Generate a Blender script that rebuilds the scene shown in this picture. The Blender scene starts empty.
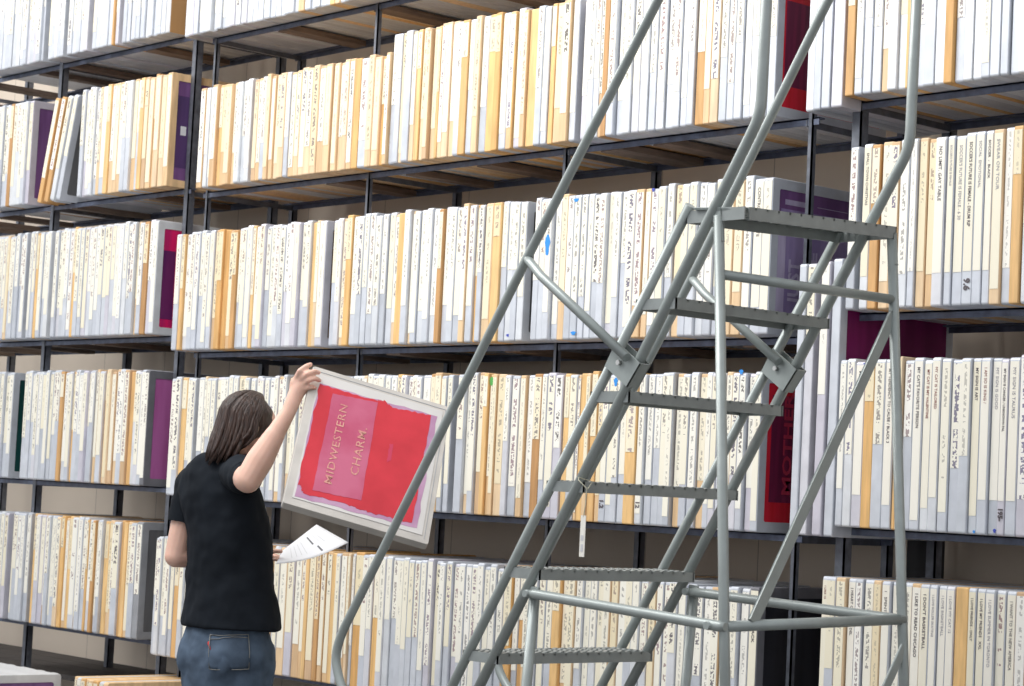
import bpy, bmesh, math, random
from mathutils import Vector, Matrix, Euler
random.seed(11)
C = bpy.context.scene.collection
PI = math.pi
# ------------------------------------------------------------------ camera
FPX, CAM = 2192.378, Vector((8.5443, -5.599, 1.48))
YAW, PIT, ROL = 0.84833286, 0.06762185, 0.05017441
fw = Vector((-math.sin(YAW)*math.cos(PIT), math.cos(YAW)*math.cos(PIT), math.sin(PIT)))
r0 = Vector((math.cos(YAW), math.sin(YAW), 0)); u0 = r0.cross(fw)
RT = r0*math.cos(ROL) + u0*math.sin(ROL); UP = u0*math.cos(ROL) - r0*math.sin(ROL)
cd = bpy.data.cameras.new('camera'); cam = bpy.data.objects.new('camera', cd); C.objects.link(cam)
M = Matrix((RT, UP, -fw)).transposed().to_4x4(); M.translation = CAM
cam.matrix_world = M
cd.sensor_width = 36; cd.lens = 36*FPX/1024; cd.clip_end = 100
cd.dof.use_dof = True; cd.dof.focus_distance = 7.3; cd.dof.aperture_fstop = 8.0
bpy.context.scene.camera = cam
def ray(x, y): return RT*((x-512)/FPX) - UP*((y-343)/FPX) + fw
def onY(x, y, Y):
    d = ray(x, y); return CAM + d*((Y-CAM.y)/d.y)
def onX(x, y, X):
    d = ray(x, y); return CAM + d*((X-CAM.x)/d.x)
def onZ(x, y, Z):
    d = ray(x, y); return CAM + d*((Z-CAM.z)/d.z)
def onD(x, y, D): return CAM + ray(x, y)*D
def xat(px, Y, z):            # X of the point at image column px on plane Y at height z
    d0 = RT*((px-512)/FPX) + fw
    # find image row so that point has height z
    a = Y-CAM.y
    # (CAM + t*(d0 - UP*s)).y = Y ; .z = z
    # t*(d0.y - UP.y*s)=a ; t*(d0.z-UP.z*s)=z-CAM.z
    k = (z-CAM.z)/a
    s = (d0.z - k*d0.y)/(UP.z - k*UP.y)
    t = a/(d0.y-UP.y*s)
    return CAM.x + t*(d0.x-UP.x*s)
def depth(p): return (Vector(p)-CAM).dot(fw)
# ------------------------------------------------------------------ materials
MATS = {}
def nodes(name):
    m = bpy.data.materials.new(name); m.use_nodes = True
    nt = m.node_tree; b = nt.nodes['Principled BSDF']
    MATS[name] = m; return m, nt, b
def N(nt, t, **kw):
    n = nt.nodes.new(t)
    for k, v in kw.items(): setattr(n, k, v)
    return n
def plain(name, col, rough=.5, metal=0., noise=0., scale=20, bump=0., stretch=(1,1,1), sub=0.):
    m, nt, b = nodes(name)
    b.inputs['Base Color'].default_value = (*col, 1); b.inputs['Roughness'].default_value = rough
    b.inputs['Metallic'].default_value = metal
    if sub: b.inputs['Subsurface Weight'].default_value = sub; b.inputs['Subsurface Radius'].default_value = (.02,.008,.004)
    if noise or bump:
        tc = N(nt, 'ShaderNodeTexCoord'); mp = N(nt, 'ShaderNodeMapping'); mp.inputs['Scale'].default_value = stretch
        nz = N(nt, 'ShaderNodeTexNoise'); nz.inputs['Scale'].default_value = scale; nz.inputs['Detail'].default_value = 5
        nt.links.new(tc.outputs['Object'], mp.inputs['Vector']); nt.links.new(mp.outputs[0], nz.inputs['Vector'])
        if noise:
            mr = N(nt, 'ShaderNodeMapRange'); mr.inputs['From Min'].default_value = .3; mr.inputs['From Max'].default_value = .7
            mr.inputs['To Min'].default_value = 1-noise; mr.inputs['To Max'].default_value = 1+noise
            nt.links.new(nz.outputs['Fac'], mr.inputs['Value'])
            mx = N(nt, 'ShaderNodeVectorMath', operation='SCALE'); mx.inputs[0].default_value = col
            nt.links.new(mr.outputs[0], mx.inputs['Scale']); nt.links.new(mx.outputs[0], b.inputs['Base Color'])
        if bump:
            bp = N(nt, 'ShaderNodeBump'); bp.inputs['Strength'].default_value = bump; bp.inputs['Distance'].default_value = .01
            nt.links.new(nz.outputs['Fac'], bp.inputs['Height']); nt.links.new(bp.outputs[0], b.inputs['Normal'])
    return m
def rnd_socket(nt, attr):
    if attr:
        a = N(nt, 'ShaderNodeAttribute'); a.attribute_name = 'rnd'; return a.outputs['Fac']
    return N(nt, 'ShaderNodeObjectInfo').outputs['Random']
def ramp(nt, fac, stops):
    r = N(nt, 'ShaderNodeValToRGB'); e = r.color_ramp.elements
    while len(e) < len(stops): e.new(.5)
    for el, (p, c) in zip(e, stops): el.position = p; el.color = (*c, 1)
    nt.links.new(fac, r.inputs[0]); return r.outputs[0]
def mathn(nt, op, a, b=None, c=None):
    n = N(nt, 'ShaderNodeMath', operation=op)
    for i, v in enumerate((a, b, c)):
        if v is None: continue
        if isinstance(v, (int, float)): n.inputs[i].default_value = v
        else: nt.links.new(v, n.inputs[i])
    return n.outputs[0]
def noise_at(nt, vec, scale, detail=3):
    n = N(nt, 'ShaderNodeTexNoise'); n.inputs['Scale'].default_value = scale; n.inputs['Detail'].default_value = detail
    nt.links.new(vec, n.inputs['Vector']); return n.outputs['Fac']
def mixc(nt, fac, a, b, mode='MIX'):
    n = N(nt, 'ShaderNodeMix', data_type='RGBA', blend_type=mode)
    if isinstance(fac, (int, float)): n.inputs['Factor'].default_value = fac
    else: nt.links.new(fac, n.inputs['Factor'])
    for k, v in ((6, a), (7, b)):
        if isinstance(v, tuple): n.inputs[k].default_value = (*v, 1)
        else: nt.links.new(v, n.inputs[k])
    return n.outputs[2]
def pos_vec(nt, attr, stretch):
    tc = N(nt, 'ShaderNodeTexCoord'); src = tc.outputs['Object']
    ad = N(nt, 'ShaderNodeVectorMath', operation='ADD'); nt.links.new(src, ad.inputs[0])
    r = rnd_socket(nt, attr); cb = N(nt, 'ShaderNodeCombineXYZ')
    m17 = mathn(nt, 'MULTIPLY', r, 17.3); nt.links.new(m17, cb.inputs[0]); nt.links.new(m17, cb.inputs[2]); nt.links.new(cb.outputs[0], ad.inputs[1])
    mp = N(nt, 'ShaderNodeMapping'); mp.inputs['Scale'].default_value = stretch; nt.links.new(ad.outputs[0], mp.inputs['Vector'])
    return mp.outputs[0], r
def frame_mat(name, stops, attr, rough, metal, stretch, scale, amt):
    m, nt, b = nodes(name)
    v, r = pos_vec(nt, attr, stretch)
    base = ramp(nt, r, stops)
    nz = noise_at(nt, v, scale, 5)
    dk = mathn(nt, 'MULTIPLY_ADD', nz, amt*2, 1-amt)
    sc = N(nt, 'ShaderNodeVectorMath', operation='SCALE'); nt.links.new(base, sc.inputs[0]); nt.links.new(dk, sc.inputs['Scale'])
    nt.links.new(sc.outputs[0], b.inputs['Base Color'])
    b.inputs['Roughness'].default_value = rough; b.inputs['Metallic'].default_value = metal
    return m
ALU = [(0, (.54,.57,.62)), (.3, (.67,.70,.75)), (.6, (.60,.63,.69)), (.85, (.76,.78,.80)), (1, (.61,.58,.66))]
WOOD = [(0, (.66,.37,.13)), (.3, (.78,.48,.19)), (.55, (.80,.53,.24)), (.8, (.68,.40,.16)), (1, (.50,.27,.11))]
PWOOD = [(0, (.72,.49,.27)), (.3, (.77,.56,.34)), (.55, (.78,.60,.40)), (.8, (.70,.47,.25)), (1, (.60,.41,.25))]
for at in (0, 1):
    sfx = ' row' if at else ''
    frame_mat('aluminium'+sfx, ALU, at, .42, .25, (1,1,1), 14, .22)
    frame_mat('pale wood'+sfx, PWOOD, at, .6, 0, (6,6,.7), 9, .32)
    frame_mat('amber wood'+sfx, WOOD, at, .6, 0, (6,6,.7), 9, .42)
    # paper label with handwriting, UV: u across the spine, v metres along it
    for nm, stops, ink in (('cream label', [(0,(.86,.80,.62)),(.35,(.90,.88,.80)),(.7,(.88,.84,.70)),(1,(.92,.90,.84))], .9),
                           ('tan label', [(0,(.84,.72,.48)),(.4,(.88,.82,.64)),(.75,(.82,.68,.44)),(1,(.90,.86,.72))], .75),
                           ('cream label plain', [(0,(.86,.80,.62)),(.5,(.90,.87,.78)),(1,(.90,.86,.76))], 0)):
        m, nt, b = nodes(nm+sfx)
        r = rnd_socket(nt, at)
        r2 = mathn(nt, 'FRACT', mathn(nt, 'MULTIPLY', r, 7.31)); r3 = mathn(nt, 'FRACT', mathn(nt, 'MULTIPLY', r, 23.7))
        base = ramp(nt, r2, stops)
        uv = N(nt, 'ShaderNodeUVMap'); uv.uv_map = 'uv'; sp = N(nt, 'ShaderNodeSeparateXYZ'); nt.links.new(uv.outputs[0], sp.inputs[0])
        u, v = sp.outputs[0], sp.outputs[1]
        cb = N(nt, 'ShaderNodeCombineXYZ')
        nt.links.new(mathn(nt, 'MULTIPLY', u, 3.2), cb.inputs[0]); nt.links.new(mathn(nt, 'MULTIPLY', v, 110), cb.inputs[1]); nt.links.new(mathn(nt, 'MULTIPLY', r, 91), cb.inputs[2])
        st = noise_at(nt, cb.outputs[0], 1.0, 1)
        cb2 = N(nt, 'ShaderNodeCombineXYZ'); nt.links.new(mathn(nt, 'MULTIPLY', v, 22), cb2.inputs[0]); nt.links.new(mathn(nt, 'MULTIPLY', r, 53), cb2.inputs[1])
        wd = noise_at(nt, cb2.outputs[0], 1.0, 1)
        inkm = mathn(nt, 'GREATER_THAN', st, .49)
        wm = mathn(nt, 'GREATER_THAN', wd, .44)
        half = mathn(nt, 'MULTIPLY_ADD', r3, .14, .13)
        band = mathn(nt, 'LESS_THAN', mathn(nt, 'ABSOLUTE', mathn(nt, 'SUBTRACT', u, .5)), half)
        end = mathn(nt, 'LESS_THAN', v, mathn(nt, 'MULTIPLY_ADD', r2, .32, .16))
        f = mathn(nt, 'MULTIPLY', mathn(nt, 'MULTIPLY', inkm, wm), mathn(nt, 'MULTIPLY', band, end))
        f = mathn(nt, 'MULTIPLY', f, mathn(nt, 'MULTIPLY', mathn(nt, 'MULTIPLY_ADD', r3, .6, .35), ink))
        inkc = ramp(nt, r3, [(0,(.10,.09,.10)),(.6,(.05,.045,.06)),(.8,(.22,.08,.10)),(.9,(.08,.07,.2)),(1,(.04,.03,.03))])
        nt.links.new(mixc(nt, f, base, inkc), b.inputs['Base Color']); b.inputs['Roughness'].default_value = .65
plain('grey aluminium rim', (.36,.37,.39), .45, .3, .15, 12)
plain('dark aluminium rim', (.20,.20,.22), .5, .3, .15, 12)
plain('pale aluminium rim', (.62,.63,.64), .45, .2, .12, 12)
plain('pale wood rim', (.74,.51,.28), .6, 0, .2, 10, 0, (3,3,.6))
plain('held aluminium', (.56,.53,.49), .45, .25, .12, 9)
def meshmat(name, c1, c2, sc=3, st=(1,6,1)):
    m, nt, b = nodes(name)
    tc = N(nt, 'ShaderNodeTexCoord'); mp = N(nt, 'ShaderNodeMapping'); mp.inputs['Scale'].default_value = st
    nt.links.new(tc.outputs['Object'], mp.inputs['Vector'])
    nz = noise_at(nt, mp.outputs[0], sc, 4)
    nt.links.new(ramp(nt, nz, [(.40, c1), (.60, c2)]), b.inputs['Base Color']); b.inputs['Roughness'].default_value = .45
    return m
meshmat('purple mesh', (.13,.055,.17), (.19,.085,.24))
meshmat('deep purple mesh', (.055,.03,.10), (.09,.045,.15))
meshmat('lilac emulsion', (.24,.18,.36), (.32,.25,.45), 4)
meshmat('pale lilac ink', (.42,.36,.52), (.50,.44,.60), 6)
meshmat('red mesh', (.62,.006,.02), (.74,.014,.04), 3, (1,9,.5))
meshmat('maroon stencil', (.15,.008,.05), (.24,.012,.07), 4, (1,9,.5))
meshmat('dull red ink', (.50,.03,.08), (.58,.04,.10), 4)
meshmat('magenta mesh', (.17,.004,.085), (.21,.008,.11), 3)
meshmat('pink mesh', (.75,.01,.13), (.50,.01,.12), 3, (1,9,.5))
meshmat('dark plum stencil', (.10,.01,.10), (.16,.02,.12), 3)
meshmat('orchid mesh', (.40,.10,.30), (.46,.13,.36), 3)
meshmat('green mesh', (.004,.045,.04), (.006,.06,.055), 3)
meshmat('black mesh', (.006,.007,.012), (.012,.013,.02), 3)
meshmat('blue mesh', (.03,.045,.16), (.05,.06,.2), 3)
meshmat('cardboard face', (.46,.25,.10), (.50,.28,.12), 2)
meshmat('grey face', (.10,.10,.105), (.14,.14,.145), 3)
meshmat('white mesh', (.58,.56,.54), (.64,.62,.60), 3)
meshmat('held red ink', (.50,.016,.030), (.60,.024,.042), 5)
meshmat('held mauve', (.42,.22,.36), (.50,.30,.44), 7)
meshmat('held pink window', (.46,.065,.14), (.53,.12,.21), 5)
meshmat('held letter', (.55,.20,.19), (.68,.36,.28), 30)
plain('ink', (.11,.095,.105), .6)
plain('red brown ink', (.25,.05,.04), .6)
plain('grey pencil', (.30,.29,.33), .6)
plain('blue paint', (.03,.28,.75), .5)
plain('green paint', (.10,.42,.10), .5)
plain('blue tape', (.05,.08,.45), .5)
plain('rack steel', (.13,.14,.165), .42, .3, .3, 25)
plain('rack steel blue', (.11,.128,.185), .4, .3, .3, 25)
plain('shelf slat', (.17,.12,.09), .75, 0, .3, 12, .2, (4,.7,4))
plain('low shelf planks', (.05,.043,.04), .7, 0, .45, 8, .2, (6,.5,6))
plain('ladder paint', (.31,.345,.335), .38, .25, .08, 18)
plain('ladder paint step', (.28,.305,.30), .42, .25, .12, 18)
plain('bolt', (.62,.62,.60), .3, .8)
plain('rubber', (.03,.03,.03), .7)
plain('tag paper', (.78,.76,.70), .7)
plain('string', (.62,.60,.45), .8)
plain('skin', (.74,.46,.36), .5, 0, .10, 12, .06, (1,1,1), .12)
plain('black cotton', (.011,.014,.019), .85, 0, .25, 6, .35, (1,1,.6))
plain('white print', (.55,.56,.60), .8)
plain('denim', (.075,.105,.15), .85, 0, .38, 9, .3)
plain('denim stitch', (.20,.20,.19), .8)
plain('red tab', (.6,.03,.03), .6)
plain('brown leather', (.10,.06,.04), .6)
plain('shoe black', (.02,.02,.022), .5)
plain('paper', (.70,.71,.74), .6)
plain('print grey', (.12,.12,.13), .7)
plain('print light', (.55,.56,.58), .7)
plain('eye white', (.7,.68,.66), .3)
plain('eye dark', (.03,.02,.015), .2)
plain('lip', (.50,.18,.15), .5)
plain('black board', (.012,.012,.014), .6, 0, .2, 8)
for k_ in ('black cotton', 'denim'): MATS[k_].node_tree.nodes['Principled BSDF'].inputs['Specular IOR Level'].default_value = .12
# hair: strands from a stretched wave
m, nt, b = nodes('brown hair')
tc = N(nt, 'ShaderNodeTexCoord'); mp = N(nt, 'ShaderNodeMapping'); mp.inputs['Scale'].default_value = (60,60,4)
nt.links.new(tc.outputs['Object'], mp.inputs['Vector']); nz = noise_at(nt, mp.outputs[0], 2.2, 4)
nt.links.new(ramp(nt, nz, [(.3, (.018,.010,.008)), (.7, (.065,.034,.024))]), b.inputs['Base Color']); b.inputs['Roughness'].default_value = .42
bp = N(nt, 'ShaderNodeBump'); bp.inputs['Strength'].default_value = .8; bp.inputs['Distance'].default_value = .01; nt.links.new(nz, bp.inputs['Height']); nt.links.new(bp.outputs[0], b.inputs['Normal'])
# back wall: painted panels with narrow seams and small marks
m, nt, b = nodes('beige wall paint')
tc = N(nt, 'ShaderNodeTexCoord'); sp = N(nt, 'ShaderNodeSeparateXYZ'); nt.links.new(tc.outputs['Object'], sp.inputs[0])
fx = mathn(nt, 'FRACT', mathn(nt, 'MULTIPLY_ADD', sp.outputs[0], 1.64, .31)); seam = mathn(nt, 'LESS_THAN', fx, .008)
nz = noise_at(nt, tc.outputs['Object'], 1.4, 4)
basec = ramp(nt, nz, [(.3, (.66,.57,.47)), (.7, (.74,.64,.53))])
vo = N(nt, 'ShaderNodeTexVoronoi'); vo.inputs['Scale'].default_value = 2.6; nt.links.new(tc.outputs['Object'], vo.inputs['Vector'])
hole = mathn(nt, 'LESS_THAN', vo.outputs['Distance'], .018)
c1 = mixc(nt, mathn(nt, 'MULTIPLY', seam, .5), basec, (.10,.08,.07)); c2 = mixc(nt, hole, c1, (.03,.03,.03))
nt.links.new(c2, b.inputs['Base Color']); b.inputs['Roughness'].default_value = .8
plain('concrete floor', (.16,.155,.15), .7, 0, .15, 3)
# ------------------------------------------------------------------ geometry helpers
def finish(bm, name, mat, parent=None, smooth=False):
    me = bpy.data.meshes.new(name); bm.normal_update(); bm.to_mesh(me); bm.free()
    if smooth:
        for p in me.polygons: p.use_smooth = True
    ms = mat if isinstance(mat, (list, tuple)) else [mat]
    for q in ms: me.materials.append(MATS[q])
    return link(me, name, parent)
def link(me, name, parent=None):
    o = bpy.data.objects.new(name, me); C.objects.link(o)
    if parent: o.parent = parent
    return o
def empty(name, loc=(0,0,0), label=None, cat=None, group=None, rot=(0,0,0)):
    o = bpy.data.objects.new(name, None); C.objects.link(o); o.location = loc; o.rotation_euler = rot
    o.empty_display_size = .1
    tag(o, label, cat, group); return o
def tag(o, label=None, cat=None, group=None, kind=None):
    if label: o['label'] = label
    if cat: o['category'] = cat
    if group: o['group'] = group
    if kind: o['kind'] = kind
    return o
def box(bm, x0, x1, y0, y1, z0, z1, mi=0, bev=0):
    r = bmesh.ops.create_cube(bm, size=1.0)
    for v in r['verts']:
        v.co = Vector(((x0+x1)/2 + v.co.x*(x1-x0), (y0+y1)/2 + v.co.y*(y1-y0), (z0+z1)/2 + v.co.z*(z1-z0)))
    fs = set(f for v in r['verts'] for f in v.link_faces)
    for f in fs: f.material_index = mi
    if bev:
        es = list(set(e for f in fs for e in f.edges)); bmesh.ops.bevel(bm, geom=es, offset=bev, segments=2, affect='EDGES', profile=.7)
def bar(bm, a, b, w, h, upv=Vector((0,0,1)), bev=.002):
    a, b = Vector(a), Vector(b); d = (b-a); L = d.length; d.normalize()
    s = d.cross(upv)
    if s.length < 1e-4: s = d.cross(Vector((1,0,0)))
    s.normalize(); t = s.cross(d)
    r = bmesh.ops.create_cube(bm, size=1.0); mid = (a+b)/2
    for v in r['verts']:
        c = v.co.copy(); v.co = mid + d*(c.x*L) + s*(c.y*w) + t*(c.z*h)
    if bev:
        es = list(set(e for v in r['verts'] for e in v.link_edges)); bmesh.ops.bevel(bm, geom=es, offset=bev, segments=1, affect='EDGES')
def tube(bm, pts, rad, seg=12, cap=True, closed=False):
    pts = [Vector(p) for p in pts]; n = len(pts); rings = []
    rads = rad if isinstance(rad, (list, tuple)) else [rad]*n
    prev = None
    for i, p in enumerate(pts):
        d = (pts[min(i+1, n-1)]-pts[max(i-1, 0)]).normalized()
        if prev is None:
            s = d.cross(Vector((0,0,1)));
            if s.length < .05: s = d.cross(Vector((1,0,0)))
        else: s = prev - d*prev.dot(d)
        s.normalize(); prev = s.copy(); t = s.cross(d)
        rings.append([bm.verts.new(p + (s*math.cos(k*2*PI/seg) + t*math.sin(k*2*PI/seg))*rads[i]) for k in range(seg)])
    for i in range(n-1):
        for k in range(seg):
            f = bm.faces.new((rings[i][k], rings[i][(k+1)%seg], rings[i+1][(k+1)%seg], rings[i+1][k])); f.smooth = True
    if cap: bm.faces.new(rings[0][::-1]); bm.faces.new(rings[-1])
def smooth_path(pts, n=6, r=.12):   # round the corners of a polyline
    pts = [Vector(p) for p in pts]; out = [pts[0]]
    for i in range(1, len(pts)-1):
        a, b, c = pts[i-1], pts[i], pts[i+1]
        d1, d2 = (a-b), (c-b); k1 = min(r, d1.length*.45); k2 = min(r, d2.length*.45)
        p, q = b+d1.normalized()*k1, b+d2.normalized()*k2
        for j in range(n+1):
            t = j/n; out.append(p*(1-t)**2 + b*2*t*(1-t) + q*t*t)
    out.append(pts[-1]); return out
def textmesh(s, size=.02, bold=0.0, spacing=1.0, sx=1.0):
    cu = bpy.data.curves.new('t', 'FONT'); cu.body = s; cu.size = size; cu.offset = bold; cu.space_character = spacing
    cu.align_x = 'LEFT'; cu.align_y = 'CENTER'; cu.resolution_u = 2; cu.extrude = .0003
    o = bpy.data.objects.new('t', cu); C.objects.link(o)
    dg = bpy.context.evaluated_depsgraph_get(); dg.update()
    me = bpy.data.meshes.new_from_object(o.evaluated_get(dg)); C.objects.unlink(o); bpy.data.objects.remove(o)
    me.materials.clear(); return me
# ------------------------------------------------------------------ setting
bm = bmesh.new(); box(bm, -7, 9, .72, .84, 0, 5.2)
tag(finish(bm, 'wall_back', 'beige wall paint'), 'beige painted panel wall behind the shelving', 'wall', None, 'structure')
bm = bmesh.new(); box(bm, -30, 40, -45, .84, -.1, 0)
tag(finish(bm, 'floor', 'concrete floor'), 'grey concrete floor', 'floor', None, 'structure')
# ------------------------------------------------------------------ screens (silk screen frames)
FD = .60                              # depth of a frame from its spine to its back rail
def ring_profile(D, H, r, k):
    pts = []
    for cy, cz, a0 in ((r, r, PI), (D-r, r, 1.5*PI), (D-r, H-r, 0), (r, H-r, .5*PI)):
        for j in range(k+1):
            a = a0 + j*.5*PI/k; pts.append((cy+r*math.cos(a), cz+r*math.sin(a)))
    return pts
def add_frame(bm, x0, T, D=FD, H=.54, rw=.036, r=.012, Mx=None, mi=0, k=3):
    out = ring_profile(D, H, r, k); inn = [(rw+(p[0]-0)*(D-2*rw)/D, rw+p[1]*(H-2*rw)/H) for p in out]
    b = .0022; vs = []
    def vv(x, p): 
        c = Vector((x, p[0], p[1])); return bm.verts.new(Mx @ c if Mx else c)
    def shr(p, c=b): return (p[0]+(c if p[0] < D/2 else -c)*(1 if (p[0] < r*.9 or p[0] > D-r*.9) else 0), p[1]+(c if p[1] < H/2 else -c)*(1 if (p[1] < r*.9 or p[1] > H-r*.9) else 0))
    n = len(out)
    loops = [[vv(x0+b*0, shr(p)) for p in out], [vv(x0+b, p) for p in out], [vv(x0+T-b, p) for p in out], [vv(x0+T, shr(p)) for p in out],
             [vv(x0+T, p) for p in inn], [vv(x0, p) for p in inn]]
    for a in range(6):
        A, B = loops[a], loops[(a+1) % 6]
        for i in range(n):
            f = bm.faces.new((A[i], A[(i+1) % n], B[(i+1) % n], B[i])); f.material_index = mi
    return
def label_quad(bm, x0, x1, y, ztop, L, mi=0, Mx=None, thick=.0012, jag=0):
    uvl = bm.loops.layers.uv.get('uv') or bm.loops.layers.uv.new('uv')
    co = [(x0, y, ztop-L), (x1, y, ztop-L-jag), (x1, y, ztop), (x0, y, ztop)]
    uv = [(0, L), (1, L), (1, 0), (0, 0)]
    F = [bm.verts.new(Mx @ Vector(c) if Mx else Vector(c)) for c in co]
    Bk = [bm.verts.new(Mx @ Vector((c[0], c[1]+thick, c[2])) if Mx else Vector((c[0], c[1]+thick, c[2]))) for c in co]
    f = bm.faces.new(F); f.material_index = mi
    for l, q in zip(f.loops, uv): l[uvl].uv = q
    for i in range(4):
        j = (i+1) % 4; g = bm.faces.new((F[j], F[i], Bk[i], Bk[j])); g.material_index = mi
        for l in g.loops: l[uvl].uv = (0, 0)
_cache = {}
def frame_me(mat, T, D, H, r):
    key = ('f', mat, round(T, 4), round(D, 3), round(H, 3), r)
    if key not in _cache:
        bm = bmesh.new(); add_frame(bm, 0, T, D, H, r=r); bmesh.ops.recalc_face_normals(bm, faces=bm.faces)
        me = bpy.data.meshes.new('frame'); bm.to_mesh(me); bm.free(); me.materials.append(MATS[mat]); _cache[key] = me
    return _cache[key]
def label_me(mat, T, L, H):
    key = ('l', mat, round(T, 4), round(L, 2), round(H, 3))
    if key not in _cache:
        bm = bmesh.new(); label_quad(bm, T*.08, T*.92, -.0013, H-.012, L)
        me = bpy.data.meshes.new('spine_label'); bm.to_mesh(me); bm.free(); me.materials.append(MATS[mat]); _cache[key] = me
    return _cache[key]
def panel(root, T, D, H, mat, name='mesh', a=.034, x=None, rect=None, rim=.0):
    x = T-.005 if x is None else x
    y0, y1, z0, z1 = rect if rect else (a, D-a, a, H-a)
    bm = bmesh.new(); box(bm, x, x+.0022, y0, y1, z0, z1)
    return finish(bm, name, mat, root)
ORD = ['', 'first','second','third','fourth','fifth','sixth','seventh','eighth','ninth','tenth','eleventh','twelfth','thirteenth','fourteenth','fifteenth','sixteenth','seventeenth','eighteenth','nineteenth']
TENS = {20:'twent', 30:'thirt', 40:'fort', 50:'fift', 60:'sixt', 70:'sevent', 80:'eight', 90:'ninet'}
def ordinal(n):
    if n < 20: return ORD[n]
    t, u = n//10*10, n % 10
    if n >= 100: return 'hundredth' if n == 100 else 'hundred-and-'+ordinal(n-100)
    return TENS[t]+'ieth' if u == 0 else TENS[t]+'y-'+ORD[u]
# runs of spines measured along each shelf: image column where the run ends + kind
# W aluminium with label, w aluminium bare, T wood with label, O wood with short label, B bare brown wood, K gap
ROWS = {
 'A1': (-12, 3.56, .54, "43W 45w 50.5K 60W 66W 71K 91W 95K 115W 117O 120W 124K 131W 135K 171.5W"),
 'A3': (-12, 2.13, .54, "4W 7T 24.6W 29.5K 35W 37.7O 50W 53.5K 72W 75O 134.5W 137.5T 142W 146.8O 155.5W"),
 'A4L': (-12, 1.42, .54, "10W"),
 'A4': (22.5, 1.42, .54, "58.7W 62.5O 70W 73O 93.7W 97T 102W 109O 117.4T 122W 127T 130.7B 147.7W"),
 'A5': (-12, .71, .54, "5.3W 9.3K 27.5W 31.5K 35O 43.3W 45.4T 55W 59T 68.7O 74W 76T 84.5W 86.3O 91W 94O 101W 105.6O 112T 118W 124.6B 129T 139.5W"),
 'A2L': (-12, 2.825, .54, "9W 12O 30W"),
 'A2': (80.5, 2.825, .54, "98W 101T 106W 110O 122.5T 130.6W 134.7T 139W 147O 152T 155O 165T 170T"),
 'B1': (187, 3.52, .54, "192W 200.5w 202.5K 214W 215.5K 243W 245K 265W 267K 278W 302W 308T 329W 333W 343O 352W 400W 410T 480W"),
 'B2s': (198.6, 2.795, .465, "204T 212W 217T 221O 237T 251W 253.5K 262T 266W 274T 286T 290W 300T 318T 331T 333K 353T 359.5B 367W 380T 385.3O 389T"),
 'B2': (389.5, 2.795, .54, "395W 400w 404.5T 411w 415.7T 420.5O 425.5T 430.5T 436T 438.5O 443T 449T 455T 461w 468O 474W 480T 487w 494.8O 500.5O 507.5W 513T 515O 522W 527T 535.8B 548.8W 553.7O 555.5K 562.5T 570.3T 577W 582K 600.5W 604T 609.3B 641.5W 665W 666.5K 674.8W 682W 683K 697W 705.4O 712T 721T 777.7W"),
 'B2t': (806.9, 2.795, .92, "814.8w 823w 824K 833.2w 834K 845.5w"),
 'B3': (174, 2.05, .54, "179W 180.6K 184O 211.8W 216T 221O 226B 231T 235.3O 250.6W 253.7O 308.8W 314B 318T 325W 331K 341W 345.5T 351.6O 391.5W 396T 402.5B 408.6W 413.4T 437W 441.8O 461.5W 467T 473.5W 478O 483.5W 491T 498.6O 524.9W 532.5K 558.4W 565T 626W 634.7W 643T 649T 672W 680.4T 712W 722W 733T 742T 751W 771W"),
 'B4': (168, 1.385, .54, "178W 183.5O 192W 196.5K 202W 205T 236W 243T 262W 276W 281T 285W 290T 360W 364T 394W 399O 420W 428W 433O 440T 450.3W 456.6K 463.9W 468.8T 475W 480.8T 491O 495.5T 503.4T 509W 517W 519K 524.8T 531.6W 539.5O 545W 561W 566.6O 574.5W 578T 583.6B 588T 594.8O 599.6T 626W 636.9O 673W 681.4T 697W 704.3T 717.5W 724W 730.7T 759.6W"),
 'B4t': (793.4, 1.385, .90, "800.8w 809.5w 815.4K 824w 825.7K 834.6w"),
 'B5': (152.5, .655, .54, "173W 178O 200W 205T 230W 240T 262W 270T 278W 285.4T 292.6W 299.8T 304T 308B 315T 319.3O 329.6T 334B 338.8W 345T 348T 351W 359.4O 371.7W 377.9O 401.5W 450W 501.6W 510O 516W 529O 551W 559O 574T 600.5W 616T 646W 653T 667W 709.5W 719T 755W"),
 'C2': (848.5, 2.827, .54, "857O 865.3W 874w 883.4w 890.6T 899.7w 908.7w 916O 925w 936.7w 946.7w 955.7O 974.7W 984.7w 993.7W 1004w 1013w 1022w 1032w 1042W 1052T"),
 'C3': (849, 2.122, .54, "857.2W 861.5K 870.5W 880O 890T 899.7T 910W 917W 926T 934T 944.8W 947K 954W 964.7W 975W 984.6W 992.5W 1003T 1012.4W 1023O 1033W 1043W"),
 'C4': (837, 1.42, .54, "843.9W 852W 862W 873O 884W 893.7W 898O 902T 911.7W 921.4W 929.7W 939.4W 949W 960W 970W 979.6W 989.3W 999W 1007W 1018W 1030W 1041W"),
 'C5': (817.5, .71, .54, "824.6W 834W 844.5T 852.8W 861W 870.6W 879T 888W 898W 908W 917.6T 927W 935W 943.8W 953W 965.7B 974W 983.5W 993W 1003W 1012.7W 1024T 1035W 1045W"),
}
WHERE = {'A1':("left","top"),'A3':("left","third"),'A4L':("left","fourth"),'A4':("left","fourth"),'A5':("left","fifth"),'A2L':("left","second"),'A2':("left","second"),
 'B1':("middle","top"),'B2s':("middle","second"),'B2':("middle","second"),'B2t':("middle","second"),'B3':("middle","third"),'B4':("middle","fourth"),'B4t':("middle","fourth"),'B5':("middle","fifth"),
 'C2':("right","second"),'C3':("right","third"),'C4':("right","fourth"),'C5':("right","fifth")}
FY = -.10
allscr = []; rowend = {}
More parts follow.
